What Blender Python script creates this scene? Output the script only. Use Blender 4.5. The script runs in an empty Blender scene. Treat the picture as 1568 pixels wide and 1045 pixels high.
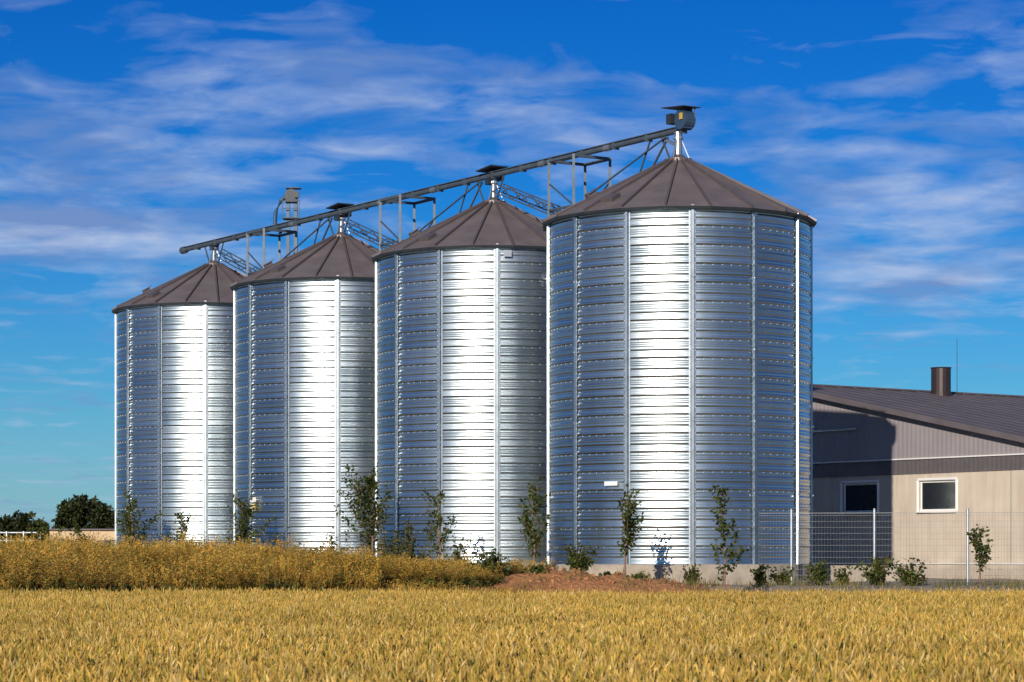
import bpy, math, random
import numpy as np
from mathutils import Vector, Matrix, noise
R=math.radians
sc=bpy.context.scene
random.seed(7)
F=3781.0; CAMZ=1.88
# ------------------------------------------------------------ helpers
class MB:
    def __init__(s): s.v=[];s.f=[];s.m=[];s.c=[];s.col=(1,1,1);s.mi=0
    def add(s,vs,fs):
        o=len(s.v); s.v+= [tuple(p) for p in vs]; s.c+=[s.col]*len(vs)
        s.f+=[tuple(i+o for i in f) for f in fs]; s.m+=[s.mi]*len(fs)
    def box(s,c,d,M=None):
        x,y,z=d[0]/2,d[1]/2,d[2]/2
        vs=[Vector((a*x,b*y,e*z)) for a in(-1,1) for b in(-1,1) for e in(-1,1)]
        if M is not None: vs=[M@p for p in vs]
        c=Vector(c); vs=[p+c for p in vs]
        s.add(vs,[(0,1,3,2),(4,6,7,5),(0,4,5,1),(2,3,7,6),(0,2,6,4),(1,5,7,3)])
    def bar(s,a,b,w,h=None):
        a=Vector(a);b=Vector(b);h=h or w
        d=b-a; L=d.length
        if L<1e-5:return
        q=d.to_track_quat('X','Z').to_matrix()
        s.box((a+b)/2,(L,w,h),q)
    def tube(s,pts,rs,n=6,cap=True):
        pts=[Vector(p) for p in pts]; vs=[];k=len(pts)
        for i,p in enumerate(pts):
            d=(pts[min(i+1,k-1)]-pts[max(i-1,0)]).normalized()
            up=Vector((0,0,1)) if abs(d.z)<.9 else Vector((1,0,0))
            a=d.cross(up).normalized(); b=d.cross(a)
            for j in range(n):
                t=2*math.pi*j/n
                vs.append(p+rs[i]*(math.cos(t)*a+math.sin(t)*b))
        fs=[]
        for i in range(k-1):
            for j in range(n):
                fs.append((i*n+j,i*n+(j+1)%n,(i+1)*n+(j+1)%n,(i+1)*n+j))
        if cap: fs+= [tuple(range(n-1,-1,-1)),tuple(range((k-1)*n,k*n))]
        s.add(vs,fs)
    def obj(s,name,mats,parent=None,smooth=False,loc=None):
        me=bpy.data.meshes.new(name); me.from_pydata(s.v,[],s.f)
        for m in mats: me.materials.append(m)
        me.polygons.foreach_set('material_index',s.m)
        if smooth: me.polygons.foreach_set('use_smooth',[True]*len(s.f))
        ca=me.color_attributes.new('Col','FLOAT_COLOR','POINT')
        arr=np.ones((len(s.v),4),dtype=np.float32); arr[:,:3]=np.array(s.c,dtype=np.float32).reshape(-1,3)
        ca.data.foreach_set('color',arr.ravel()); me.update()
        o=bpy.data.objects.new(name,me); sc.collection.objects.link(o)
        if parent: o.parent=parent
        if loc is not None:o.location=loc
        return o
def empty(name,loc=(0,0,0)):
    e=bpy.data.objects.new(name,None); e.location=loc; sc.collection.objects.link(e); return e
class N:
    def __init__(s,nt): s.nt=nt
    def __call__(s,t,**k):
        n=s.nt.nodes.new(t)
        for a,b in k.items():
            if a.startswith('i_'):
                key=a[2:]; key=int(key) if key.isdigit() else key.replace('_',' ')
                if isinstance(b,bpy.types.NodeSocket): s.nt.links.new(b,n.inputs[key])
                else: n.inputs[key].default_value=b
            else: setattr(n,a,b)
        return n
    def math(s,op,a,b=None,c=None,clamp=False):
        n=s.nt.nodes.new('ShaderNodeMath'); n.operation=op; n.use_clamp=clamp
        for i,v in enumerate((a,b,c)):
            if v is None: continue
            if isinstance(v,bpy.types.NodeSocket): s.nt.links.new(v,n.inputs[i])
            else: n.inputs[i].default_value=v
        return n.outputs[0]
    def mix(s,f,a,b,mode='MIX'):
        n=s.nt.nodes.new('ShaderNodeMix'); n.data_type='RGBA'; n.blend_type=mode
        for i,v in ((0,f),(6,a),(7,b)):
            if isinstance(v,bpy.types.NodeSocket): s.nt.links.new(v,n.inputs[i])
            else:
                n.inputs[i].default_value= v if i==0 else (*v[:3],1)
        return n.outputs[2]
    def ramp(s,f,stops):
        n=s.nt.nodes.new('ShaderNodeValToRGB'); s.nt.links.new(f,n.inputs[0])
        e=n.color_ramp.elements
        while len(e)<len(stops): e.new(.5)
        for i,(p,c) in enumerate(stops):
            e[i].position=p; e[i].color=(c,c,c,1) if isinstance(c,(int,float)) else (*c,1)
        return n.outputs[0]
def newmat(name):
    m=bpy.data.materials.new(name); m.use_nodes=True; nt=m.node_tree
    b=nt.nodes['Principled BSDF']; return m,N(nt),b,nt
def simple(name,c,rough=.6,metal=0.,var=.15,scale=3.,bump=0.,bscale=40.):
    m,n,b,nt=newmat(name)
    tc=n('ShaderNodeTexCoord').outputs['Object']
    no=n('ShaderNodeTexNoise',i_Vector=tc,i_Scale=scale,i_Detail=6.).outputs[0]
    f=n.ramp(no,[(.3,0.),(.7,1.)])
    col=n.mix(f,[x*(1-var) for x in c],[min(1,x*(1+var)) for x in c])
    nt.links.new(col,b.inputs['Base Color']); b.inputs['Roughness'].default_value=rough; b.inputs['Metallic'].default_value=metal
    if bump:
        n2=n('ShaderNodeTexNoise',i_Vector=tc,i_Scale=bscale,i_Detail=4.).outputs[0]
        bp=n('ShaderNodeBump',i_Strength=bump,i_Distance=.02,i_Height=n2)
        nt.links.new(bp.outputs[0],b.inputs['Normal'])
    return m
def vcolmat(name,rough=.7,trans=.3):
    m,n,b,nt=newmat(name)
    a=n('ShaderNodeAttribute',attribute_name='Col').outputs['Color']
    g=n('ShaderNodeNewGeometry').outputs['Position']
    no=n('ShaderNodeTexNoise',i_Vector=g,i_Scale=.35,i_Detail=5.).outputs[0]
    f=n.math('MULTIPLY_ADD',no,1.1,.45)
    col=n.mix(1.,a,n('ShaderNodeCombineColor',i_0=f,i_1=f,i_2=f).outputs[0],'MULTIPLY')
    nt.links.new(col,b.inputs['Base Color']); b.inputs['Roughness'].default_value=rough
    b.inputs['Specular IOR Level'].default_value=.25
    tr=n('ShaderNodeBsdfTranslucent',i_Color=col)
    mx=n('ShaderNodeMixShader',i_0=trans); nt.links.new(b.outputs[0],mx.inputs[1]); nt.links.new(tr.outputs[0],mx.inputs[2])
    nt.links.new(mx.outputs[0],nt.nodes['Material Output'].inputs[0]); return m

# ------------------------------------------------------------ camera
cam=bpy.data.cameras.new('Camera'); co=bpy.data.objects.new('Camera',cam); sc.collection.objects.link(co)
co.location=(0,0,CAMZ); co.rotation_euler=(R(90),0,0); cam.lens=F/1568*36; cam.sensor_width=36
cam.shift_y=327.5/1568; cam.clip_end=8000; cam.clip_start=.5; sc.camera=co
cam.dof.use_dof=True; cam.dof.focus_distance=84.; cam.dof.aperture_fstop=5.6
sc.view_settings.view_transform='Standard'; sc.view_settings.look='None'; sc.view_settings.exposure=0
# ------------------------------------------------------------ light
AZ=17.5; EL=19.
sd=Vector((-math.sin(R(AZ))*math.cos(R(EL)),-math.cos(R(AZ))*math.cos(R(EL)),math.sin(R(EL))))
sun=bpy.data.lights.new('sun','SUN'); sun.energy=4.7; sun.angle=R(.5); sun.color=(1,.9,.76)
so=bpy.data.objects.new('sun',sun); so.rotation_euler=sd.to_track_quat('Z','Y').to_euler(); so.location=(-30,-60,60); sc.collection.objects.link(so)
w=bpy.data.worlds.new('World'); sc.world=w; w.use_nodes=True; nt=w.node_tree; n=N(nt)
bg=nt.nodes['Background']; bg.inputs[1].default_value=.1
sky=n('ShaderNodeTexSky',sky_type='NISHITA',sun_disc=False,sun_elevation=R(EL),sun_rotation=R(180+AZ),air_density=1.0,dust_density=.3,ozone_density=4.)
tc=n('ShaderNodeTexCoord').outputs['Generated']
sp=n('ShaderNodeSeparateXYZ',i_0=tc); X,Y,Z=sp.outputs
zc=n.math('MAXIMUM',Z,0.)
tint=n('ShaderNodeValToRGB',i_0=zc); e=tint.color_ramp.elements
for p,c in ((0.,(.42,.76,.98)),(.07,(.15,.57,.90)),(.14,(.028,.41,.88)),(.24,(.005,.31,.82)),(.45,(.01,.20,.50)),(1.,(.02,.17,.42))):
    if p==0.: e[0].color=(*c,1)
    elif p==1.: e[-1].color=(*c,1)
    else:
        q=e.new(p); q.color=(*c,1)
base=n.mix(1.,sky.outputs[0],tint.outputs[0],'MULTIPLY')
hz_=n.math('MULTIPLY',n.math('EXPONENT',n.math('MULTIPLY',zc,-17.)),.30)
base=n.mix(hz_,base,(2.9,4.5,7.0))
zz=n.math('ADD',zc,.10)
u=n.math('DIVIDE',X,zz); v=n.math('DIVIDE',Y,zz)
vec=n('ShaderNodeCombineXYZ',i_0=u,i_1=v,i_2=0.).outputs[0]
warp=n('ShaderNodeTexNoise',i_Vector=vec,i_Scale=2.5,i_Detail=3.).outputs['Color']
wv=n('ShaderNodeVectorMath',operation='MULTIPLY_ADD'); nt.links.new(warp,wv.inputs[0]); wv.inputs[1].default_value=(.3,.3,0); nt.links.new(vec,wv.inputs[2])
rot=n('ShaderNodeMapping',i_Vector=wv.outputs[0]); rot.inputs['Rotation'].default_value=(0,0,R(-12)); rot.inputs['Location'].default_value=(3.3,1.7,0)
fine=n('ShaderNodeTexNoise',i_Vector=rot.outputs[0],i_Scale=6.0,i_Detail=9.,i_Roughness=.55).outputs[0]
big=n('ShaderNodeTexNoise',i_Vector=vec,i_Scale=1.35,i_Detail=2.).outputs[0]
d=n.math('ADD',n.math('MULTIPLY',fine,.95),n.math('MULTIPLY',big,.40))
d=n.math('SUBTRACT',d,.05)
def blob(cx,cz,sx,sz,amp):
    a=n.math('POWER',n.math('ABSOLUTE',n.math('DIVIDE',n.math('SUBTRACT',X,cx),sx)),2.); b=n.math('POWER',n.math('ABSOLUTE',n.math('DIVIDE',n.math('SUBTRACT',Z,cz),sz)),2.)
    e=n.math('EXPONENT',n.math('MULTIPLY',n.math('ADD',a,b),-1.))
    return n.math('MULTIPLY',e,amp)
def px(x,y): return ((x-784)/F,(850-y)/F)
for (x,y,sx,sy,am) in [(90,365,290,48,.36),(1440,435,250,40,.32),(1400,330,240,50,.14),(520,120,240,50,.12),(1400,220,260,50,.08),(130,230,260,70,.12),(1050,60,400,80,-.18),(250,640,600,120,-.10),(1350,560,300,60,-.08),(250,25,600,35,-.14),(700,190,300,60,.08)]:
    cx,cz=px(x,y); d=n.math('ADD',d,blob(cx,cz,sx/F,sy/F,am))
dens=n.ramp(d,[(.56,0.),(.98,1.)])
dens=n.math('MULTIPLY',dens,.9)
cshade=n('ShaderNodeTexNoise',i_Vector=vec,i_Scale=3.5,i_Detail=6.).outputs[0]
ccol=n.mix(n.ramp(cshade,[(.42,0.),(.58,1.)]),(1.8,2.9,5.7),(4.4,5.4,7.6))
fin=n.mix(dens,base,ccol)
nt.links.new(fin,bg.inputs[0])

# ------------------------------------------------------------ materials
def silo_metal():
    m,n,b,nt=newmat('galvanised_corrugated')
    tc=n('ShaderNodeTexCoord').outputs['Object']
    s=n('ShaderNodeSeparateXYZ',i_0=tc)
    ang=n.math('ARCTAN2',s.outputs[1],s.outputs[0])
    row=n.math('FLOOR',n.math('DIVIDE',s.outputs[2],.63))
    colm=n.math('FLOOR',n.math('MULTIPLY_ADD',ang,13/(2*math.pi),.25-13*2/360))
    oi=n('ShaderNodeObjectInfo').outputs['Random']
    wn=n('ShaderNodeTexWhiteNoise',noise_dimensions='3D',i_0=n('ShaderNodeCombineXYZ',i_0=row,i_1=colm,i_2=oi).outputs[0]).outputs[0]
    wc=n('ShaderNodeTexWhiteNoise',noise_dimensions='2D',i_0=n('ShaderNodeCombineXYZ',i_0=colm,i_1=oi).outputs[0]).outputs[0]
    sc_=n('ShaderNodeMapping',i_Vector=tc); sc_.inputs['Scale'].default_value=(1.,1.,.3)
    no=n('ShaderNodeTexNoise',i_Vector=sc_.outputs[0],i_Scale=2.2,i_Detail=7.).outputs[0]
    f=n.math('ADD',n.math('ADD',n.math('MULTIPLY',wn,.36),n.math('MULTIPLY',wc,.28)),n.math('MULTIPLY',no,.45))
    col=n.mix(f,(.37,.435,.465),(.63,.70,.715))
    nt.links.new(col,b.inputs['Base Color']); b.inputs['Metallic'].default_value=1.
    ro=n.math('MULTIPLY_ADD',f,.12,.25)
    nt.links.new(ro,b.inputs['Roughness'])
    bp=n('ShaderNodeBump',i_Strength=.08,i_Distance=.01,i_Height=no); nt.links.new(bp.outputs[0],b.inputs['Normal'])
    return m
M_SILO=silo_metal()
M_RIB=simple('galvanised_rib',(.44,.48,.51),.36,1.,.15)
M_BOLT=simple('bolt_zinc',(.28,.31,.35),.5,1.,.1)
M_ROOF=simple('silo_roof_sheet',(.165,.138,.140),.5,.2,.18,1.2)
M_ROOFRIB=simple('silo_roof_rib',(.15,.125,.13),.42,.4,.1)
M_CONC=simple('concrete',(.36,.31,.25),.9,0,.25,2.,.5)
M_STEEL=simple('painted_steel',(.085,.11,.14),.5,.3,.2)
M_GALV=simple('galvanised_post',(.42,.45,.48),.4,.8,.15)
M_WIRE=simple('fence_wire',(.16,.17,.18),.5,.5,.15)
M_DARK=simple('dark_housing',(.03,.04,.05),.5,.2,.2)
M_BLUE=simple('elevator_head_paint',(.04,.08,.14),.45,.2,.2)
M_YEL=simple('motor_yellow',(.60,.38,.05),.5)
M_WHITE=simple('white_frame',(.75,.75,.74),.5,0,.05)
M_SIGN=simple('sign_plate',(.8,.8,.78),.5,0,.05)
M_SIGNY=simple('sign_plate_yellow',(.75,.6,.25),.5,0,.05)
M_BARK=simple('bark',(.10,.07,.05),.9,0,.3,20)
M_BARKR=simple('young_bark',(.22,.13,.09),.8,0,.3,20)
M_LEAF=vcolmat('leaf',.55,.3)
M_WHEAT=vcolmat('wheat',.6,.25)
M_RAPE=vcolmat('rapeseed',.7,.2)

# ------------------------------------------------------------ terrain
def sst(a,b,x):
    t=min(1,max(0,(x-a)/(b-a))); return t*t*(3-2*t)
def gz(x,y):
    z=.9*sst(73.5,79.5,y)
    if 70<y<140:
        z+=.07*noise.noise(Vector((x*.5,y*.5,0)))*sst(70,78,y)
        z+=.38*math.exp(-((x-2.0)/3.0)**2-((y-78.8)/1.5)**2)*(1+1.2*noise.noise(Vector((x*1.6,y*1.6,3))))
    return z
xs=[-4000,-1500,-600,-250,-120,-80]+list(np.arange(-60,-12,1.5))+list(np.arange(-12,26,.3))+list(np.arange(26,60,1.5))+[80,120,250,600,1500,4000]
ys=[-600,-100,-20,5,20,40,60,68]+list(np.arange(70,90,.3))+list(np.arange(90,140,1.5))+[160,200,300,500,900,1800,3500,6000]
g=MB(); 
for y in ys:
    for x in xs: g.v.append((float(x),float(y),gz(float(x),float(y)))); g.c.append((1,1,1))
nx=len(xs)
for j in range(len(ys)-1):
    for i in range(nx-1):
        g.f.append((j*nx+i,j*nx+i+1,(j+1)*nx+i+1,(j+1)*nx+i)); g.m.append(0)
m,n,b,nt=newmat('ground')
P=n('ShaderNodeNewGeometry').outputs['Position']; s=n('ShaderNodeSeparateXYZ',i_0=P)
na=n('ShaderNodeTexNoise',i_Vector=P,i_Scale=.6,i_Detail=8.).outputs[0]
nb=n('ShaderNodeTexNoise',i_Vector=P,i_Scale=9.,i_Detail=8.).outputs[0]
field=n.mix(nb,(.10,.07,.02),(.26,.17,.05))
soil=n.mix(nb,(.20,.075,.028),(.50,.24,.10))
gravel=n.mix(nb,(.16,.13,.11),(.42,.35,.29))
far=n.mix(na,(.07,.09,.025),(.22,.17,.06))
ey=n.math('ADD',s.outputs[1],n.math('MULTIPLY',na,1.5))
f1=n.ramp(n.math('DIVIDE',ey,100.),[(.748,0.),(.752,1.)])
c=n.mix(f1,field,soil)
gx=n.math('ADD',s.outputs[0],n.math('MULTIPLY',n.math('SUBTRACT',na,.5),3.))
f2=n.math('GREATER_THAN',gx,6.3)
f3=n.math('GREATER_THAN',ey,82.5)
f4=n.math('MULTIPLY',f1,n.math('MAXIMUM',f2,f3))
c=n.mix(f4,c,gravel)
f5=n.ramp(n.math('DIVIDE',s.outputs[1],1000.),[(.16,0.),(.2,1.)])
c=n.mix(f5,c,far)
nt.links.new(c,b.inputs['Base Color']); b.inputs['Roughness'].default_value=.95
bp=n('ShaderNodeBump',i_Strength=1.,i_Distance=.10,i_Height=nb); nt.links.new(bp.outputs[0],b.inputs['Normal'])
g.obj('ground',[m],smooth=True)

# ------------------------------------------------------------ silos
RS=4.6; ZB=1.55; ZT=13.6
def silo_pt(phi,r,z):
    a=R(phi); return Vector((math.sin(a)*r,-math.cos(a)*r,z))
H=ZT-ZB
wall=MB()
PW=.126
zs=np.arange(0,H,PW/6); seg=130
vs=[];fs=[]
for z in zs:
    k=(z%.63)/.63
    r=RS+.0058*math.sin(2*math.pi*z/PW)+.0085*math.sin(2*math.pi*z/.315+.6)+.012*(1-k)
    for j in range(seg):
        a=2*math.pi*j/seg; vs.append((r*math.cos(a),r*math.sin(a),z))
for i in range(len(zs)-1):
    for j in range(seg): fs.append((i*seg+j,i*seg+(j+1)%seg,(i+1)*seg+(j+1)%seg,(i+1)*seg+j))
wall.add(vs,fs)
ribs=MB(); bolts=MB()
for k in range(13):
    phi=2+k*360/13
    c=silo_pt(phi,1,0); tx=Vector((-c.y,c.x,0)).normalized()
    prof=[(-.12,RS+.026),(-.07,RS+.03),(-.045,RS+.10),(.045,RS+.10),(.07,RS+.03),(.12,RS+.026)]
    vv=[]
    for z in (0,H-.03):
        for (o,r) in prof: vv.append(c*r+tx*o+Vector((0,0,z)))
    ribs.add(vv,[(i,i+1,i+7,i+6) for i in range(5)])
    for i in range(1,57):
        for o in (-.095,.095):
            bolts.box(c*(RS+.034)+tx*o+Vector((0,0,i*.21)),(.026,.026,.026))
    for i in range(1,5):
        ribs.box(c*(RS+.075)+Vector((0,0,H*i/5)),(.11,.1,.05),Matrix.Rotation(R(phi),3,'Z'))
for i in range(1,20):
    for j in range(91):
        a=2*math.pi*j/91
        bolts.box(((RS+.020)*math.cos(a),(RS+.020)*math.sin(a),i*.63-.05),(.026,.026,.026))
# roof
roof=MB(); rr=MB(); NP=20; RR=4.85; ZR=H-.10; ZA=15.72-ZB; rt=.42
for k in range(NP):
    a0=9+k*360/NP; a1=a0+360/NP
    p=[silo_pt(a0,RR,ZR),silo_pt(a1,RR,ZR),silo_pt(a1,rt,ZA),silo_pt(a0,rt,ZA)]
    roof.add(p,[(0,1,2,3)])
    q=[silo_pt(a0,RR+.005,ZR),silo_pt(a1,RR+.005,ZR),silo_pt(a1,RR-.03,ZR-.09),silo_pt(a0,RR-.03,ZR-.09),silo_pt(a0,RS-.05,ZR-.09),silo_pt(a1,RS-.05,ZR-.09)]
    roof.mi=1; roof.add(q,[(0,1,2,3),(3,2,5,4)]); roof.mi=0
    A=silo_pt(a0,RR-.02,ZR+.04); B=silo_pt(a0,rt,ZA+.04)
    rr.bar(A,B,.07,.11)
rr.tube([(0,0,ZA-.02),(0,0,ZA+.09)],[.5,.5],20)
rr.tube([(0,0,ZA+.05),(0,0,ZA+.25)],[.42,.16],16)
found=MB(); found.tube([(0,0,-1.2),(0,0,-.03),(0,0,0.01)],[RS+.22,RS+.22,RS+.17],64)
inlet=MB()
inlet.tube([(0,0,ZA+.2),(0,0,ZA+1.0)],[.11,.11],12)
inlet.tube([(0,0,ZA+.80),(0,0,ZA+.88)],[.18,.18],12)
for q in range(3):
    a=q*2.1; inlet.bar((.4*math.cos(a),.4*math.sin(a),ZA+.08),(.12*math.cos(a),.12*math.sin(a),ZA+.75),.035)
hat=MB()
SL=(ZA-ZR)/(RR-rt)
for ph,rv,sz in ((-74,3.2,.34),(-40,3.9,.5)):
    p=silo_pt(ph,rv,ZR+(RR-rv)*SL+.05)
    Mz=Matrix.Rotation(R(ph),3,'Z')@Matrix.Rotation(math.atan(SL),3,'X')
    hat.box(p,(sz,sz,.16 if sz>.4 else .34),Mz)
    if sz<.4: hat.box(p+Vector((0,0,.18)),(sz+.12,sz+.12,.03),Matrix.Rotation(R(ph),3,'Z')@Matrix.Rotation(math.atan(SL)*1.3,3,'X'))
SIL=[(5.86,87.0),(-.72,97.4),(-7.45,107.9),(-14.27,118.3)]
shared={}
parts=[('corrugated_wall',wall,[M_SILO],True),('stiffener_ribs',ribs,[M_RIB],False),('bolt_rows',bolts,[M_BOLT],False),('cone_roof',roof,[M_ROOF,M_DARK],False),('roof_ribs',rr,[M_ROOFRIB],False),('concrete_foundation',found,[M_CONC],False),('inlet_pipe',inlet,[M_GALV],False),('roof_hatches',hat,[M_ROOFRIB],False)]
silos=[]
for i,(x,y) in enumerate(SIL):
    e=empty('grain_silo',(x,y,ZB)); silos.append(e)
    for nm,mb,mats,sm in parts:
        if nm not in shared:
            o=mb.obj(nm,mats,e,sm); shared[nm]=o.data
        else:
            o=bpy.data.objects.new(nm,shared[nm]); sc.collection.objects.link(o); o.parent=e
def plate(si,pxx,z,w,h,mat,name):
    X,Y=SIL[si]; s=((pxx-784)/F)
    phi=math.degrees(math.asin(max(-1,min(1,(s*Y-X)/RS))))
    b=MB(); p=silo_pt(phi,RS+.15,z-ZB); b.box(p,(w,.02,h),Matrix.Rotation(R(phi),3,'Z'))
    b.box(silo_pt(phi,RS+.07,z-ZB),(w*.8,.13,.03),Matrix.Rotation(R(phi),3,'Z'))
    b.obj(name,[mat],silos[si])
plate(0,932,4.28,.5,.14,M_SIGN,'sign_plate')
plate(2,403,4.22,.42,.2,M_SIGN,'sign_plate')
plate(2,403,3.9,.3,.3,M_SIGNY,'sign_plate')
plate(1,777,13.2,.3,.25,M_GALV,'level_sensor_box')
plate(1,834,12.3,.12,.5,M_GALV,'cable_box')

# ------------------------------------------------------------ conveyor
A=Vector((*SIL[0],0)); B=Vector((*SIL[3],0)); ax=(B-A).normalized(); bx=Vector((-ax.y,ax.x,0)); bx=bx if bx.x>0 else -bx
ZC=CAMZ+14.95
cv=empty('conveyor_bridge')
RM=Matrix((ax,bx,Vector((0,0,1)))).transposed()
D=(B-A).length; st=D/3
def T(s,off,z): return A+ax*s+bx*off+Vector((0,0,z))
tr=MB()
a=A-ax*.3; b_=B+ax*3.2
mid=(a+b_)/2; L=(b_-a).length
tr.tube([a+Vector((0,0,ZC)),b_+Vector((0,0,ZC))],[.105,.105],10)
tr.box(mid+Vector((0,0,ZC+.12)),(L,.22,.03),RM)
k=0
while k<L:
    tr.box(a+ax*k+Vector((0,0,ZC)),(.05,.30,.28),RM); k+=2.07
tr.tube([b_+Vector((0,0,ZC)),b_+ax*.35+Vector((0,0,ZC))],[.18,.18],10)
tr.obj('conveyor_pipe',[M_STEEL],cv)
lat=MB()
def truss(p,q,h,nseg,w=.045):
    p=Vector(p);q=Vector(q); up=Vector((0,0,h))
    for off in (-.22,.22):
        o=bx*off
        lat.bar(p+o,q+o,w); lat.bar(p+o-up,q+o-up,w)
        for i in range(nseg):
            x0=p.lerp(q,i/nseg)+o; x1=p.lerp(q,(i+1)/nseg)+o
            if i%2: lat.bar(x0,x1-up,w*.8)
            else: lat.bar(x0-up,x1,w*.8)
for i in range(3):
    s0=i*st; sm=s0+st/2
    truss(T(s0+st-.5,0,ZC-.35),T(sm+.85,0,ZC-2.0),.34,7)
    lat.bar(T(s0+.6,0,ZC-.15),T(s0+1.7,0,ZC-1.25),.06)
    lat.bar(T(s0+1.7,0,ZC-.15),T(s0+2.5,0,ZC-1.5),.05)
    lat.bar(T(s0+.5,.1,ZC-.9),T(sm-.85,.1,ZC-1.9),.05)
    lat.bar(T(s0+.6,-.1,ZC-.15),T(sm-.85,-.1,ZC-1.6),.05)
for i in range(4):
    s_=i*st
    for sg in (-1,1):
        if i==0 and sg<0: continue
        lat.bar(T(s_+sg*1.0,0,ZC-.1),T(s_+sg*.42,0,ZA+ZB+.05),.05)
lat.obj('lattice_braces',[M_STEEL],cv)
gb=MB()
for i in range(1,4):
    gb.box(T(i*st,0,ZC-.22),(.32,.34,.24),RM)
    if i<3: 
        gb.box(T(i*st-.1,0,ZC+.26),(1.1,.8,.05),RM@Matrix.Rotation(R(5),3,'Y')); gb.box(T(i*st+.1,.36,ZC+.02),(.45,.4,.32),RM)
gb.obj('slide_gates',[M_DARK],cv)
wf=MB()
for i in range(1,4):
    for q in (.35,.7): wf.tube([T((i-1)*st+q*st-.18,0,ZC),T((i-1)*st+q*st+.18,0,ZC)],[.125,.125],10)
wf.obj('flanges',[M_GALV],cv)
hd=MB()
hd.mi=0
hd.box(T(-.35,0,ZC+.30),(.50,.38,.60),RM)
hd.tube([T(-.4,-.22,ZC+.30),T(-.4,.22,ZC+.30)],[.33,.33],18)
hd.mi=1
hd.box(T(-.15,0,ZC+.78),(1.35,.75,.03),RM@Matrix.Rotation(R(-5),3,'Y'))
hd.box(T(.22,-.1,ZC+.42),(.28,.35,.35),RM)
hd.box(T(-.3,.1,ZC+.66),(.36,.3,.16),RM)
hd.bar(T(-.7,.2,ZC+.3),T(-.7,.2,ZC+.8),.04); hd.bar(T(.3,.2,ZC+.2),T(.3,.2,ZC+.8),.04)
hd.mi=2
hd.box(T(-.48,-.25,ZC+.42),(.16,.03,.22),RM)
hd.mi=3
hd.tube([T(0,0,ZC-.9),T(0,0,ZC-.05)],[.14,.14],12)
hd.bar(T(.9,0,ZC-.15),T(.12,0,ZC-.5),.09)
hd.obj('drive_head',[M_BLUE,M_DARK,M_YEL,M_GALV],cv)
def tower(cx,cy,hw=.82):
    ztop=ZC-.14
    t=MB(); c=Vector((cx,cy,0)); z0=.8
    cs=[c+ax*sa*hw+bx*sb*hw for sa,sb in((-1,-1),(1,-1),(1,1),(-1,1))]
    for p in cs: t.bar(p+Vector((0,0,z0)),p+Vector((0,0,ztop)),.1)
    lv=np.linspace(1.2,ztop-1.9,7)
    for i,z in enumerate(lv):
        for q in range(4): t.bar(cs[q]+Vector((0,0,z)),cs[(q+1)%4]+Vector((0,0,z)),.07)
        if i<len(lv)-1:
            for q in range(4):
                p0,p1=(cs[q],cs[(q+1)%4]) if i%2 else (cs[(q+1)%4],cs[q])
                t.bar(p0+Vector((0,0,z)),p1+Vector((0,0,lv[i+1])),.05)
    for q in range(4): t.bar(cs[q]+Vector((0,0,ztop-.05)),cs[(q+1)%4]+Vector((0,0,ztop-.05)),.1)
    for sb in (0,2): t.bar(cs[sb]+Vector((0,0,ztop-1.9)),cs[(sb+1)%4]+Vector((0,0,ztop-.9)),.05)
    e=empty('support_tower'); t.obj('steel_frame',[M_STEEL],e)
tower(2.52,92.3); tower(-4.35,102.6); tower(-11.0,113.1)
# bucket elevator
be=empty('bucket_elevator'); ex,ey_=-10.45,117.0
ZE=CAMZ+(850-290)/F*ey_
e1=MB()
for dx in(-.16,.2): e1.box((ex+dx,ey_,(ZE-.8)/2+.4),(.17,.26,ZE-.7))
e1.obj('elevator_legs',[M_BLUE],be)
e2=MB(); e2.box((ex,ey_,ZE-.40),(.55,.42,.5)); e2.tube([(ex,ey_-.22,ZE-.3),(ex,ey_+.22,ZE-.3)],[.29,.29],16)
e2.box((ex+.1,ey_,ZE+.03),(.7,.55,.035)); e2.box((ex+.28,ey_-.25,ZE-.3),(.2,.22,.28)); e2.box((ex,ey_,ZE-1.4),(.8,.7,.05))
for dx in (-.4,.4): e2.bar((ex+dx,ey_-.35,ZE-1.4),(ex+dx,ey_-.35,ZE-.55),.035)
e2.bar((ex-.4,ey_-.35,ZE-.6),(ex+.4,ey_-.35,ZE-.6),.035); e2.bar((ex-.4,ey_-.35,ZE-.95),(ex+.4,ey_-.35,ZE-.95),.03)
e2.obj('elevator_head',[M_DARK],be)
e3=MB(); e3.tube([(ex-.25,ey_,ZE-.35),(ex-.5,ey_,ZE-.55),(ex-.75,ey_,ZE-1.1),(ex-.78,ey_,ZE-1.6),(ex-.5,ey_-.2,ZE-2.1)],[.1]*5,10); e3.obj('discharge_spout',[M_BLUE],be)

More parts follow.
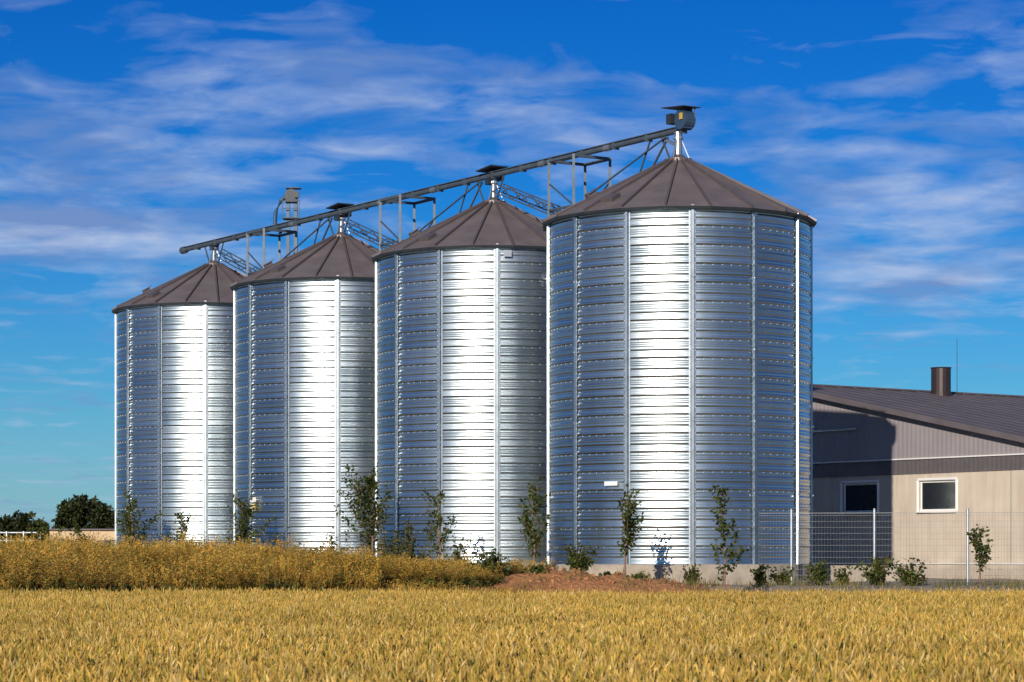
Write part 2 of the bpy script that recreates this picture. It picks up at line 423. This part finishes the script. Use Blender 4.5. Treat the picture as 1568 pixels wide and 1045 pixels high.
# ------------------------------------------------------------ barn
bu=empty('farm_building')
W0=Vector((15.9,104,0)); U=Vector((.59,-.807,0)).normalized(); V=Vector((.807,.59,0)).normalized()
GZ=.9
def roofz(t): return CAMZ+7.6-.2*(t+7) if t>-7 else CAMZ+7.6+.2*(t+7)
def Q(t,s,z): p=W0+U*t+V*s; return Vector((p.x,p.y,z))
t0,t1=-28.,13.5; zs_=CAMZ+4.0
def cladding(nm,c1,rough=.5):
    m,n,b,nt=newmat(nm)
    tc=n('ShaderNodeTexCoord').outputs['Object']
    dt=n('ShaderNodeVectorMath',operation='DOT_PRODUCT'); nt.links.new(tc,dt.inputs[0]); dt.inputs[1].default_value=tuple(U)
    sv=n.math('SINE',n.math('MULTIPLY',dt.outputs['Value'],2*math.pi/.25))
    bp=n('ShaderNodeBump',i_Strength=.5,i_Distance=.012,i_Height=sv); nt.links.new(bp.outputs[0],b.inputs['Normal'])
    no=n('ShaderNodeTexNoise',i_Vector=tc,i_Scale=.8,i_Detail=5.).outputs[0]
    nt.links.new(n.mix(no,[x*.85 for x in c1],[x*1.12 for x in c1]),b.inputs['Base Color']); b.inputs['Roughness'].default_value=rough
    return m
M_CLAD=cladding('metal_cladding',(.28,.255,.27))
def stucco():
    m,n,b,nt=newmat('render_wall')
    tc=n('ShaderNodeTexCoord').outputs['Object']
    a=n('ShaderNodeTexNoise',i_Vector=tc,i_Scale=1.1,i_Detail=8.).outputs[0]
    mp=n('ShaderNodeMapping',i_Vector=tc); mp.inputs['Scale'].default_value=(3.,3.,.25)
    st=n('ShaderNodeTexNoise',i_Vector=mp.outputs[0],i_Scale=1.5,i_Detail=6.).outputs[0]
    f=n.ramp(n.math('ADD',n.math('MULTIPLY',a,.5),n.math('MULTIPLY',st,.5)),[(.35,0.),(.65,1.)])
    col=n.mix(f,(.49,.41,.33),(.60,.52,.43))
    z=n('ShaderNodeSeparateXYZ',i_0=tc).outputs[2]
    dirt=n.ramp(n.math('MULTIPLY_ADD',a,.6,n.math('MULTIPLY',z,.4)),[(.80,.78),(1.05,1.)])
    col=n.mix(1.,col,dirt,'MULTIPLY')
    nt.links.new(col,b.inputs['Base Color']); b.inputs['Roughness'].default_value=.9
    return m
M_STUC=stucco()
M_SHED=simple('shed_wall',(.62,.45,.28),.9,0,.1,1.)
M_BROOF=simple('barn_roof',(.115,.10,.112),.65,.05,.18,.8)
M_GLASS=simple('window_glass',(.015,.018,.025),.08)
def t_of_px(x):
    k=(x-784)/F; return (k*W0.y-W0.x)/(U.x-k*U.y)
wins=[]
for xa,xb in((1290,1344),(1407,1464),(1600,1660)):
    ta,tb=t_of_px(xa),t_of_px(xb); wins.append((ta,tb))
wz0,wz1=CAMZ+1.80,CAMZ+3.08
st_=MB()
def wq(ta,tb,za,zb,mb=st_,s=0.): mb.add([Q(ta,s,za),Q(tb,s,za),Q(tb,s,zb),Q(ta,s,zb)],[(0,1,2,3)])
base_z=GZ-.4
wq(t0,t1,base_z,wz0); wq(t0,t1,wz1,zs_)
cur=t0
for ta,tb in wins: wq(cur,ta,wz0,wz1); cur=tb
wq(cur,t1,wz0,wz1)
for ta,tb in wins:
    d_=.16
    for (p,q_) in (((ta,wz0),(ta,wz1)),((tb,wz1),(tb,wz0)),((ta,wz1),(tb,wz1)),((tb,wz0),(ta,wz0))):
        st_.add([Q(p[0],0,p[1]),Q(q_[0],0,q_[1]),Q(q_[0],d_,q_[1]),Q(p[0],d_,p[1])],[(0,1,2,3)])
st_.add([Q(t1,0,base_z),Q(t1,30,base_z),Q(t1,30,zs_),Q(t1,0,zs_)],[(0,1,2,3)])
st_.add([Q(t0,0,base_z),Q(t0,30,base_z),Q(t0,30,zs_),Q(t0,0,zs_)],[(0,1,2,3)])
st_.add([Q(t0,30,base_z),Q(t1,30,base_z),Q(t1,30,zs_),Q(t0,30,zs_)],[(0,1,2,3)])
st_.obj('wall',[M_STUC],bu)
jt=MB()
t=t0+2
while t<t1:
    if not any(ta-.2<t<tb+.2 for ta,tb in wins): jt.bar(Q(t,-.004,GZ+.66),Q(t,-.004,zs_-.06),.01,.025)
    t+=4.1
jt.obj('panel_joints',[M_STEEL],bu)
cl=MB()
for s in(-.04,30.02):
    cl.add([Q(t0,s,zs_+.02),Q(t1,s,zs_+.02),Q(t1,s,roofz(t1)-.1),Q(-7,s,roofz(-7)-.1),Q(t0,s,roofz(t0)-.1)],[(0,1,2,3,4)])
cl.obj('upper_cladding',[M_CLAD],bu)
fl=MB(); fl.bar(Q(t0,-.06,zs_),Q(t1,-.06,zs_),.1,.05); fl.bar(Q(t0,-.03,GZ+.62),Q(t1,-.03,GZ+.62),.06,.04)
fl.obj('flashing',[M_WHITE],bu)
rf=MB()
te=t1+.5
for (ta,tb) in((-7,te),(t0-.5,-7)):
    za,zb=roofz(ta),roofz(tb)
    rf.add([Q(ta,-.45,za),Q(tb,-.45,zb),Q(tb,30.4,zb),Q(ta,30.4,za)],[(0,1,2,3)])
    rf.add([Q(ta,-.45,za-.09),Q(tb,-.45,zb-.09),Q(tb,30.4,zb-.09),Q(ta,30.4,za-.09)],[(0,1,2,3)])
    rf.bar(Q(ta,-.47,za-.08),Q(tb,-.47,zb-.08),.05,.24)
k=.6
while k<30:
    rf.bar(Q(-7,k,roofz(-7)+.01),Q(te,k,roofz(te)+.01),.03,.025); k+=1.0
rf.bar(Q(-7,-.45,roofz(-7)+.03),Q(-7,30.4,roofz(-7)+.03),.35,.07)
rf.obj('roof',[M_BROOF],bu)
wf_=MB(); wg=MB()
for ta,tb in wins:
    s=.10; fw=.09
    for (p,q_) in (((ta,wz0+fw/2),(tb,wz0+fw/2)),((ta,wz1-fw/2),(tb,wz1-fw/2))): wf_.bar(Q(p[0],s,p[1]),Q(q_[0],s,q_[1]),.06,fw)
    for t_ in (ta+fw/2,tb-fw/2): wf_.bar(Q(t_,s,wz0+fw),Q(t_,s,wz1-fw),fw,.06)
    wf_.bar(Q(ta-.05,-.06,wz0-.03),Q(tb+.05,-.06,wz0-.03),.12,.05)
    wf_.bar(Q(ta-.05,-.02,wz1+.05),Q(tb+.05,-.02,wz1+.05),.05,.1)
    for t_ in (ta-.05,tb+.05): wf_.bar(Q(t_,-.02,wz0),Q(t_,-.02,wz1),.05,.1)
    wg.add([Q(ta,.13,wz0),Q(tb,.13,wz0),Q(tb,.13,wz1),Q(ta,.13,wz1)],[(0,1,2,3)])
wf_.obj('window_frames',[M_WHITE],bu); wg.obj('window_glass',[M_GLASS],bu)
ch=MB(); c0=Q(-6.2,9.5,roofz(-6.2)); ch.tube([c0-Vector((0,0,.3)),c0+Vector((0,0,1.2)),c0+Vector((0,0,1.25))],[.46,.46,.5],20)
ch.tube([c0+Vector((.75,0,-.3)),c0+Vector((.75,0,2.6))],[.015,.012],5)
ch.tube([c0-Vector((0,0,.2)),c0+Vector((0,0,.08))],[.58,.5],20)
ch.obj('chimney',[simple('chimney_metal',(.05,.035,.035),.4,.4)],bu)
pp=MB(); ta,tb=t_of_px(1248),t_of_px(1315); zp=CAMZ+(850-658)/F*106
pp.bar(Q(ta-2,-.12,zp),Q(tb,-.12,zp),.07); pp.obj('wall_pipe',[M_GALV],bu)
lw=MB(); lw.box((10.6,90,1.12),(7.,.3,.75)); lo=lw.obj('concrete_wall',[M_CONC])

# ------------------------------------------------------------ fence
fe=empty('wire_fence')
fm=MB(); fp=MB()
def fpx(x,d): return (x-784)/F*d
fa=Vector((fpx(1162,83),83.,0)); fb=Vector((19.5,81,0))
zt=CAMZ+1.40; zb=1.0
fd=(fb-fa); FL=fd.length; fdn=fd.normalized()
for x in (1212,1339,1482,1640):
    k_=(x-784)/F; s=(k_*fa.y-fa.x)/(fdn.x-k_*fdn.y); p=fa+fdn*s
    fp.tube([p+Vector((0,0,.6)),p+Vector((0,0,zt+.1))],[.045,.045],10); fp.tube([p+Vector((0,0,zt+.1)),p+Vector((0,0,zt+.15))],[.05,.03],10)
z=zb
while z<zt:
    fm.bar(fa+Vector((0,0,z)),fb+Vector((0,0,z)),.007); z+=.2
s=0
while s<FL:
    p=fa+fdn*s; fm.bar(p+Vector((0,0,zb-.1)),p+Vector((0,0,zt)),.005); s+=.1
fm.bar(fa+Vector((0,0,zt)),fb+Vector((0,0,zt)),.016)
fm.obj('wire_mesh',[M_WIRE],fe); fp.obj('posts',[M_GALV],fe)

# ------------------------------------------------------------ foliage
def leaf(mb,p,size,col,rnd):
    d=Vector((rnd.gauss(0,1),rnd.gauss(0,1),rnd.gauss(-.1,.8))).normalized()
    s=d.cross(Vector((rnd.gauss(0,1),rnd.gauss(0,1),rnd.gauss(0,1)))).normalized()
    mb.col=col
    mb.add([p,p+d*size*.5+s*size*.3,p+d*size,p+d*size*.5-s*size*.3],[(0,1,2,3)])
def lc(rnd,base=(.042,.066,.014)):
    k=rnd.uniform(.5,1.6); y=rnd.random()**3
    return (base[0]*k+.07*y,base[1]*k+.045*y,base[2]*k)
def young_tree(x,y,h,spread,seed,lean=0.,dens=1.,name='young_tree',z0=None):
    rnd=random.Random(seed); z0=gz(x,y) if z0 is None else z0
    e=empty(name,(x,y,z0)); b=MB(); l=MB()
    pts=[];n_=8
    for i in range(n_):
        f=i/(n_-1); pts.append(Vector((lean*f+rnd.uniform(-.09,.09)*f,rnd.uniform(-.06,.06)*f,-.1+f*h*.97)))
    b.tube(pts,[.045*(1-.8*i/(n_-1)) for i in range(n_)],6)
    nb=int(15*dens)
    for i in range(nb):
        f=.27+.68*((i+rnd.random())/nb)**1.05
        k=f*(n_-1); i0=min(int(k),n_-2); p=pts[i0].lerp(pts[i0+1],k-i0)
        a=rnd.uniform(0,6.28); L=spread*(1.25-f)*rnd.choice((.45,.7,1.,1.5,1.9))*rnd.uniform(.8,1.1)+.15
        d=Vector((math.cos(a),math.sin(a),rnd.uniform(.4,1.8))).normalized()
        q=p+d*L*.6+Vector((0,0,.03)); r=p+d*L+Vector((0,0,.25*L))
        b.tube([p,q,r],[.014,.009,.004],4,False)
        m_=int(46*L)+12
        for j in range(m_):
            t=rnd.uniform(.1,1.1); c=p.lerp(r,t)+Vector((rnd.gauss(0,.06),rnd.gauss(0,.06),rnd.gauss(0,.07)))
            leaf(l,c,rnd.uniform(.09,.19),lc(rnd),rnd)
    for j in range(12):
        leaf(l,pts[-1]+Vector((rnd.gauss(0,.04),rnd.gauss(0,.04),rnd.uniform(-.6,.12))),rnd.uniform(.08,.14),lc(rnd),rnd)
    b.obj('trunk_and_branches',[M_BARKR],e); l.obj('leaves',[M_LEAF],e)
def shrub(x,y,h,wd,seed,dens=1.):
    rnd=random.Random(seed); z0=gz(x,y); e=empty('shrub',(x,y,z0)); b=MB(); l=MB()
    for i in range(int(10*dens)+4):
        a=rnd.uniform(0,6.28); t=Vector((math.cos(a)*wd*.65*rnd.random(),math.sin(a)*wd*.5*rnd.random(),h*rnd.uniform(.35,1.12)))
        b.tube([Vector((t.x*.2,t.y*.2,-.05)),t*.5,t],[.012,.008,.004],4,False)
        for j in range(int(20+12*dens)):
            f=rnd.uniform(.15,1.03); leaf(l,t*f+Vector((rnd.gauss(0,.06),rnd.gauss(0,.06),rnd.gauss(0,.06))),rnd.uniform(.08,.18),lc(rnd,(.05,.07,.018)),rnd)
    b.obj('stems',[M_BARKR],e); l.obj('leaves',[M_LEAF],e)
PL=A+Vector((-.84,-.54,0))*6.5
def on_line(x,off=0):
    k=(x-784)/F; P_=PL+Vector((-.84,-.54,0))*off
    t=(k*P_.y-P_.x)/(ax.x-k*ax.y); p=P_+ax*t; return p.x,p.y
for i,(x,yt,sp,ln,dn,bz) in enumerate([(1108,733,.40,.05,1.,None),(957,755,.55,.05,1.2,None),(818,740,.60,-.05,1.2,None),(675,750,.6,-.1,.9,None),(574,725,1.2,-.25,2.2,None),(370,763,.85,.1,1.6,None),(278,780,.5,-.05,1.1,None),(200,760,.95,.05,1.7,None),(122,808,.6,0,1.,None),(66,792,.7,0,1.3,None)]):
    X_,Y_=on_line(x); z0=gz(X_,Y_); h=CAMZ+(850-yt)/F*Y_-z0
    young_tree(X_,Y_,h,sp,500+i,ln,dn)
Y_=79.; young_tree(fpx(1500,Y_),Y_,CAMZ+(850-806)/F*Y_-gz(fpx(1500,Y_),Y_),.32,550,0,.8)
for i,(x,d_,yt,wd,dn) in enumerate([(510,92,818,1.6,1.8),(625,84,806,1.4,2.4),(598,86,816,1.,1.6),(697,84,828,.8,1.2),(755,79,846,1.1,2.2),(725,80,868,.9,1.2),(885,79.2,838,.9,1.8),(980,79,882,.6,1.),(1058,80,868,.5,.8),(1165,80,870,.7,.8),(1200,80.5,868,.8,.8),(1255,79.5,864,.8,1.1),(1345,79.5,852,1.1,1.7),(1398,79.5,862,1.1,1.3),(825,79,872,.5,.7),(430,98,828,.9,1.2),(330,104,828,1.,1.),(930,79,880,.4,.5),(560,82,858,1.4,1.5),(660,81,858,1.2,1.3),(470,94,838,1.2,1.2),(1290,80,872,.5,.6)]):
    X_=fpx(x,d_); h=CAMZ+(850-yt)/F*d_-gz(X_,d_); shrub(X_,d_,h,wd,300+i,dn)

# distant trees
dt=MB(); rnd=random.Random(5); dt.mi=0
def crown(cx,cy,z0,h,wd,nclump,nl,sz):
    dt.mi=1; dt.col=(1,1,1); dt.tube([(cx,cy,z0),(cx,cy,z0+h*.6)],[.3,.12],6); dt.mi=0
    for i in range(nclump):
        a=rnd.uniform(0,6.28); rr_=rnd.random()**.5; zz_=rnd.uniform(-.9,1)
        k=math.sqrt(max(0,1-zz_*zz_))
        c=Vector((cx+math.cos(a)*rr_*k*wd*.45,cy+math.sin(a)*rr_*k*wd*.45,z0+h*.55+zz_*h*.36))
        r=rnd.uniform(.10,.2)*wd; kk=rnd.uniform(.5,1.5)
        for j in range(nl):
            v_=Vector((rnd.gauss(0,1),rnd.gauss(0,1),rnd.gauss(0,1))).normalized()*r*rnd.uniform(.5,1.05)
            leaf(dt,c+v_,sz*rnd.uniform(.6,1.4),(.036*kk,.044*kk,.012*kk),rnd)
def dtree(x,yt,w_,d_): 
    h=(850-yt)/F*d_+1.; crown(fpx(x,d_),d_,.9,h,w_/F*d_,40,60,.5)
dtree(108,762,48,300); dtree(130,752,60,305); dtree(155,768,50,300); dtree(10,785,50,310); dtree(38,780,42,305); dtree(62,795,30,310); dtree(-40,775,80,310); dtree(-120,780,90,320); dtree(95,800,40,300);dtree(170,790,30,300)
for i in range(14): dtree(-200-i*45+rnd.uniform(-10,10),rnd.uniform(780,800),60,330)
for i in range(20): dtree(1620+i*45,rnd.uniform(770,800),60,330)
dt.obj('distant_trees',[M_LEAF,M_BARK])
ds=empty('distant_shed'); d1=MB(); D_=150.
x0,x1=fpx(76,D_),fpx(250,D_); zt_=CAMZ+(850-812)/F*D_
d1.box(((x0+x1)/2,D_+3,(zt_+.8)/2),(x1-x0,6,zt_-.8)); d1.obj('wall',[M_SHED],ds)
d2=MB(); d2.box(((x0+x1)/2,D_+3,zt_+.04),(x1-x0+.4,6.4,.08)); d2.obj('roof',[M_BROOF],ds)
d3=MB(); d3.box((fpx(165,D_),D_-.03,CAMZ+.5),(1.0,.08,.8)); d3.box((fpx(98,D_),D_-.03,CAMZ+.75),(.7,.08,.4)); d3.obj('door_and_window',[M_DARK],ds)
rl=MB(); D2=125.
for z in (CAMZ+(850-816)/F*D2,CAMZ+(850-828)/F*D2): rl.bar((fpx(-120,D2),D2,z),(fpx(62,D2),D2-1,z),.05)
for x in range(-120,63,26): rl.bar((fpx(x,D2),D2,.7),(fpx(x,D2),D2,CAMZ+(850-814)/F*D2),.06)
rl.obj('metal_railing',[M_GALV])

# ------------------------------------------------------------ wheat
def wheat_patch(seed,dens,size=2.,h0=.8):
    rnd=random.Random(seed); mb=MB(); n_=int(dens*size*size)
    for i in range(n_):
        x,y=rnd.uniform(-size/2,size/2),rnd.uniform(-size/2,size/2)
        h=h0*(rnd.gauss(.90,.09)+.14*noise.noise(Vector((x*2.2,y*2.2,seed*3.1)))); h=min(h,h0*1.16)
        a=rnd.uniform(0,6.28); ln=rnd.uniform(0,.10); dx,dy=math.cos(a)*ln,math.sin(a)*ln
        k=rnd.uniform(.6,1.3); g=rnd.random()
        top=Vector((x+dx,y+dy,h-.1))
        b=rnd.uniform(0,3.14); w_=.003; sx,sy=math.cos(b)*w_,math.sin(b)*w_
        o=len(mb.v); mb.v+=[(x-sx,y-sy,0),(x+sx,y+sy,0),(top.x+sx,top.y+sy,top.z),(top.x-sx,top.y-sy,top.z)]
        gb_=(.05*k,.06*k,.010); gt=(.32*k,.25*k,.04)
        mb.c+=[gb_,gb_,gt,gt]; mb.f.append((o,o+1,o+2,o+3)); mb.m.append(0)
        droop=rnd.uniform(0,.9); ed=Vector((math.cos(a)*droop,math.sin(a)*droop,1)).normalized()
        L=rnd.uniform(.08,.14); wd=rnd.uniform(.009,.013)
        s1=ed.cross(Vector((math.cos(b),math.sin(b),.1))).normalized(); s2=ed.cross(s1)
        m1=top+ed*L*.3; m2=top+ed*L*.75; tip=top+ed*(L+.02)
        if g<.64: cc=(.68*k,.435*k,.095*k)
        elif g<.84: cc=(.46*k,.37*k,.06*k)
        else: cc=(.82*k,.60*k,.23*k)
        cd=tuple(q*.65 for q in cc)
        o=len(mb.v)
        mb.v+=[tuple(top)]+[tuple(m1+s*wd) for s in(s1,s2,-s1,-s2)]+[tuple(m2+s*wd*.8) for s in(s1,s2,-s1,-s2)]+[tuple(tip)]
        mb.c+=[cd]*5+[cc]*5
        fs=[]
        for q in range(4):
            r=(q+1)%4; fs+=[(0,1+q,1+r),(1+q,5+q,5+r,1+r),(5+q,9,5+r)]
        mb.f+=[tuple(t+o for t in f) for f in fs]; mb.m+=[0]*len(fs)
        if rnd.random()<.6:
            for s in (s1,-s1):
                o=len(mb.v); e_=tip+ed*.05+s*.025
                mb.v+=[tuple(m2),tuple(m2+s2*.003),tuple(e_)]; mb.c+=[cc]*3; mb.f.append((o,o+1,o+2)); mb.m.append(0)
        if rnd.random()<.8:
            a2=rnd.uniform(0,6.28); zl=h*rnd.uniform(.4,.86); Ld=rnd.uniform(.1,.26)
            px_=Vector((x+dx*.6,y+dy*.6,zl)); dr=Vector((math.cos(a2),math.sin(a2),0)); sd_=Vector((-dr.y,dr.x,0))*.007
            p1=px_+dr*Ld*.5+Vector((0,0,.09)); p2=px_+dr*Ld+Vector((0,0,rnd.uniform(-.08,.08)))
            lcx=(.14*k,.18*k,.02) if rnd.random()<.55 else (.42*k,.28*k,.055)
            o=len(mb.v); mb.v+=[tuple(px_-sd_),tuple(px_+sd_),tuple(p1+sd_),tuple(p1-sd_),tuple(p2)]; mb.c+=[lcx]*5
            mb.f+=[(o,o+1,o+2,o+3),(o+3,o+2,o+4)]; mb.m+=[0,0]
    return mb
wf0=empty('wheat_field')
near=[];farp=[]
for i in range(5):
    o=wheat_patch(i,190).obj('wheat_patch',[M_WHEAT]); near.append(o.data); bpy.data.objects.remove(o)
for i in range(4):
    o=wheat_patch(20+i,120).obj('wheat_patch',[M_WHEAT]); farp.append(o.data); bpy.data.objects.remove(o)
rnd=random.Random(11)
y=13.
while y<74.5:
    hw=.2074*y+4; nxp=int(hw/2)+1
    for i in range(-nxp,nxp+1):
        o=bpy.data.objects.new('wheat_patch',rnd.choice(near if y<42 else farp)); sc.collection.objects.link(o); o.parent=wf0
        x=i*2.
        o.location=(x,y,0); o.rotation_euler=(0,0,rnd.choice((0,1,2,3))*math.pi/2)
        hz=1+.14*noise.noise(Vector((x*.12,y*.12,0)))+rnd.uniform(-.03,.03); o.scale=(1.04,1.04,hz)
    y+=2.
# ------------------------------------------------------------ rapeseed strip
def rape_patch(seed,dens=30,size=2.,h0=1.25):
    rnd=random.Random(seed); mb=MB()
    for i in range(int(dens*size*size)):
        x,y=rnd.uniform(-size/2,size/2),rnd.uniform(-size/2,size/2)
        h=h0*rnd.uniform(.5,1.05)*(1+.4*noise.noise(Vector((x*1.5,y*1.5,seed)))); k=rnd.uniform(.6,1.35)
        base=Vector((x,y,0)); top=Vector((x+rnd.uniform(-.15,.15),y+rnd.uniform(-.15,.15),h))
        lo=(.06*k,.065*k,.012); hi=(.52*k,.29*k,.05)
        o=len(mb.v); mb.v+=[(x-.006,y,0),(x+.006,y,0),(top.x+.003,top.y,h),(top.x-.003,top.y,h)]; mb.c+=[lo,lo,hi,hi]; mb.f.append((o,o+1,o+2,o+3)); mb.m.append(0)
        for b in range(7):
            f=rnd.uniform(.4,.92); p=base.lerp(top,f); a=rnd.uniform(0,6.28); L=rnd.uniform(.15,.42)
            d_=Vector((math.cos(a)*.6,math.sin(a)*.6,.9)).normalized(); e_=p+d_*L
            s=Vector((-math.sin(a),math.cos(a),0))*.004
            o=len(mb.v); mb.v+=[tuple(p-s),tuple(p+s),tuple(e_)]; mb.c+=[hi]*3; mb.f.append((o,o+1,o+2)); mb.m.append(0)
            for q in range(6):
                t=rnd.uniform(.3,1); c=p.lerp(e_,t); dd=Vector((rnd.gauss(0,1),rnd.gauss(0,1),rnd.gauss(.3,.7))).normalized()*rnd.uniform(.05,.10)
                sd_=dd.cross(Vector((rnd.random(),rnd.random(),rnd.random()))).normalized()*.012
                g=rnd.random(); cc=(.56*k,.30*k,.05*k) if g<.50 else ((.68*k,.45*k,.11*k) if g<.72 else (.22*k,.23*k,.04))
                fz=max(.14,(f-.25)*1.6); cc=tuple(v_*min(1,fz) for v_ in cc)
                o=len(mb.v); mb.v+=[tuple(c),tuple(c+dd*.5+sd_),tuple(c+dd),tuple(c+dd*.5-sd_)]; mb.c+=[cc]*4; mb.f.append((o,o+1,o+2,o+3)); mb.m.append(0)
        for b in range(6):
            f=rnd.uniform(.08,.65); c=base.lerp(top,f); leaf(mb,c,rnd.uniform(.1,.22),(.065*k,.085*k,.018),rnd)
    return mb
rp=[]
for i in range(5):
    o=rape_patch(50+i).obj('rapeseed_patch',[M_RAPE]); rp.append(o.data); bpy.data.objects.remove(o)
rs=empty('rapeseed_strip')
y=76.3
while y<112:
    x=-.2074*y-8
    while x<.3:
        dd=(Vector((x,y,0))-PL).dot(Vector((-.84,-.54,0)))
        if dd>1.3 or (y<79 and x<-.5):
            pxx=784+x/y*F
            fade=1.02-.45*sst(400,760,pxx)+.34*noise.noise(Vector((x*.3,y*.3,9)))
            o=bpy.data.objects.new('rapeseed_patch',rnd.choice(rp)); sc.collection.objects.link(o); o.parent=rs
            o.location=(x+rnd.uniform(-.3,.3),y+rnd.uniform(-.3,.3),gz(x,y)-.05); o.rotation_euler=(0,0,rnd.choice((0,1,2,3))*math.pi/2)
            s_=fade*rnd.uniform(.82,1.15); o.scale=(1.08,1.08,s_)
        x+=1.9
    y+=1.9
gr=MB(); rnd=random.Random(77)
for i in range(7500):
    x=rnd.uniform(-2,19); y=rnd.uniform(74.5,80.5)
    if noise.noise(Vector((x*.9,y*.9,5)))<(.02 if x>5 else .15) and rnd.random()<.9: continue
    z=gz(x,y); k=rnd.uniform(.5,1.3); h=rnd.uniform(.08,.38); a=rnd.uniform(0,6.28)
    gr.col=rnd.choice([(.10*k,.11*k,.025),(.28*k,.2*k,.06),(.07*k,.09*k,.02)])
    gr.add([(x-.008,y,z),(x+.008,y,z),(x+math.cos(a)*h*.4,y+math.sin(a)*h*.4,z+h)],[(0,1,2)])
# clods on the spoil heap
for i in range(260):
    x=rnd.gauss(2,2.2); y=rnd.gauss(78.4,1.); z=gz(x,y)
gr.obj('margin_grass',[M_RAPE])
st2=MB(); 
for i in range(320):
    x=rnd.gauss(2,2.4); y=rnd.gauss(78.3,.9); z=gz(x,y); q=rnd.uniform(.03,.10)
    st2.box((x,y,z),(q*1.4,q,q*.9),Matrix.Rotation(rnd.uniform(0,3),3,(rnd.random(),rnd.random(),1)))
st2.obj('soil_clods',[simple('soil_clod',(.34,.15,.065),.95,0,.35,6.)])
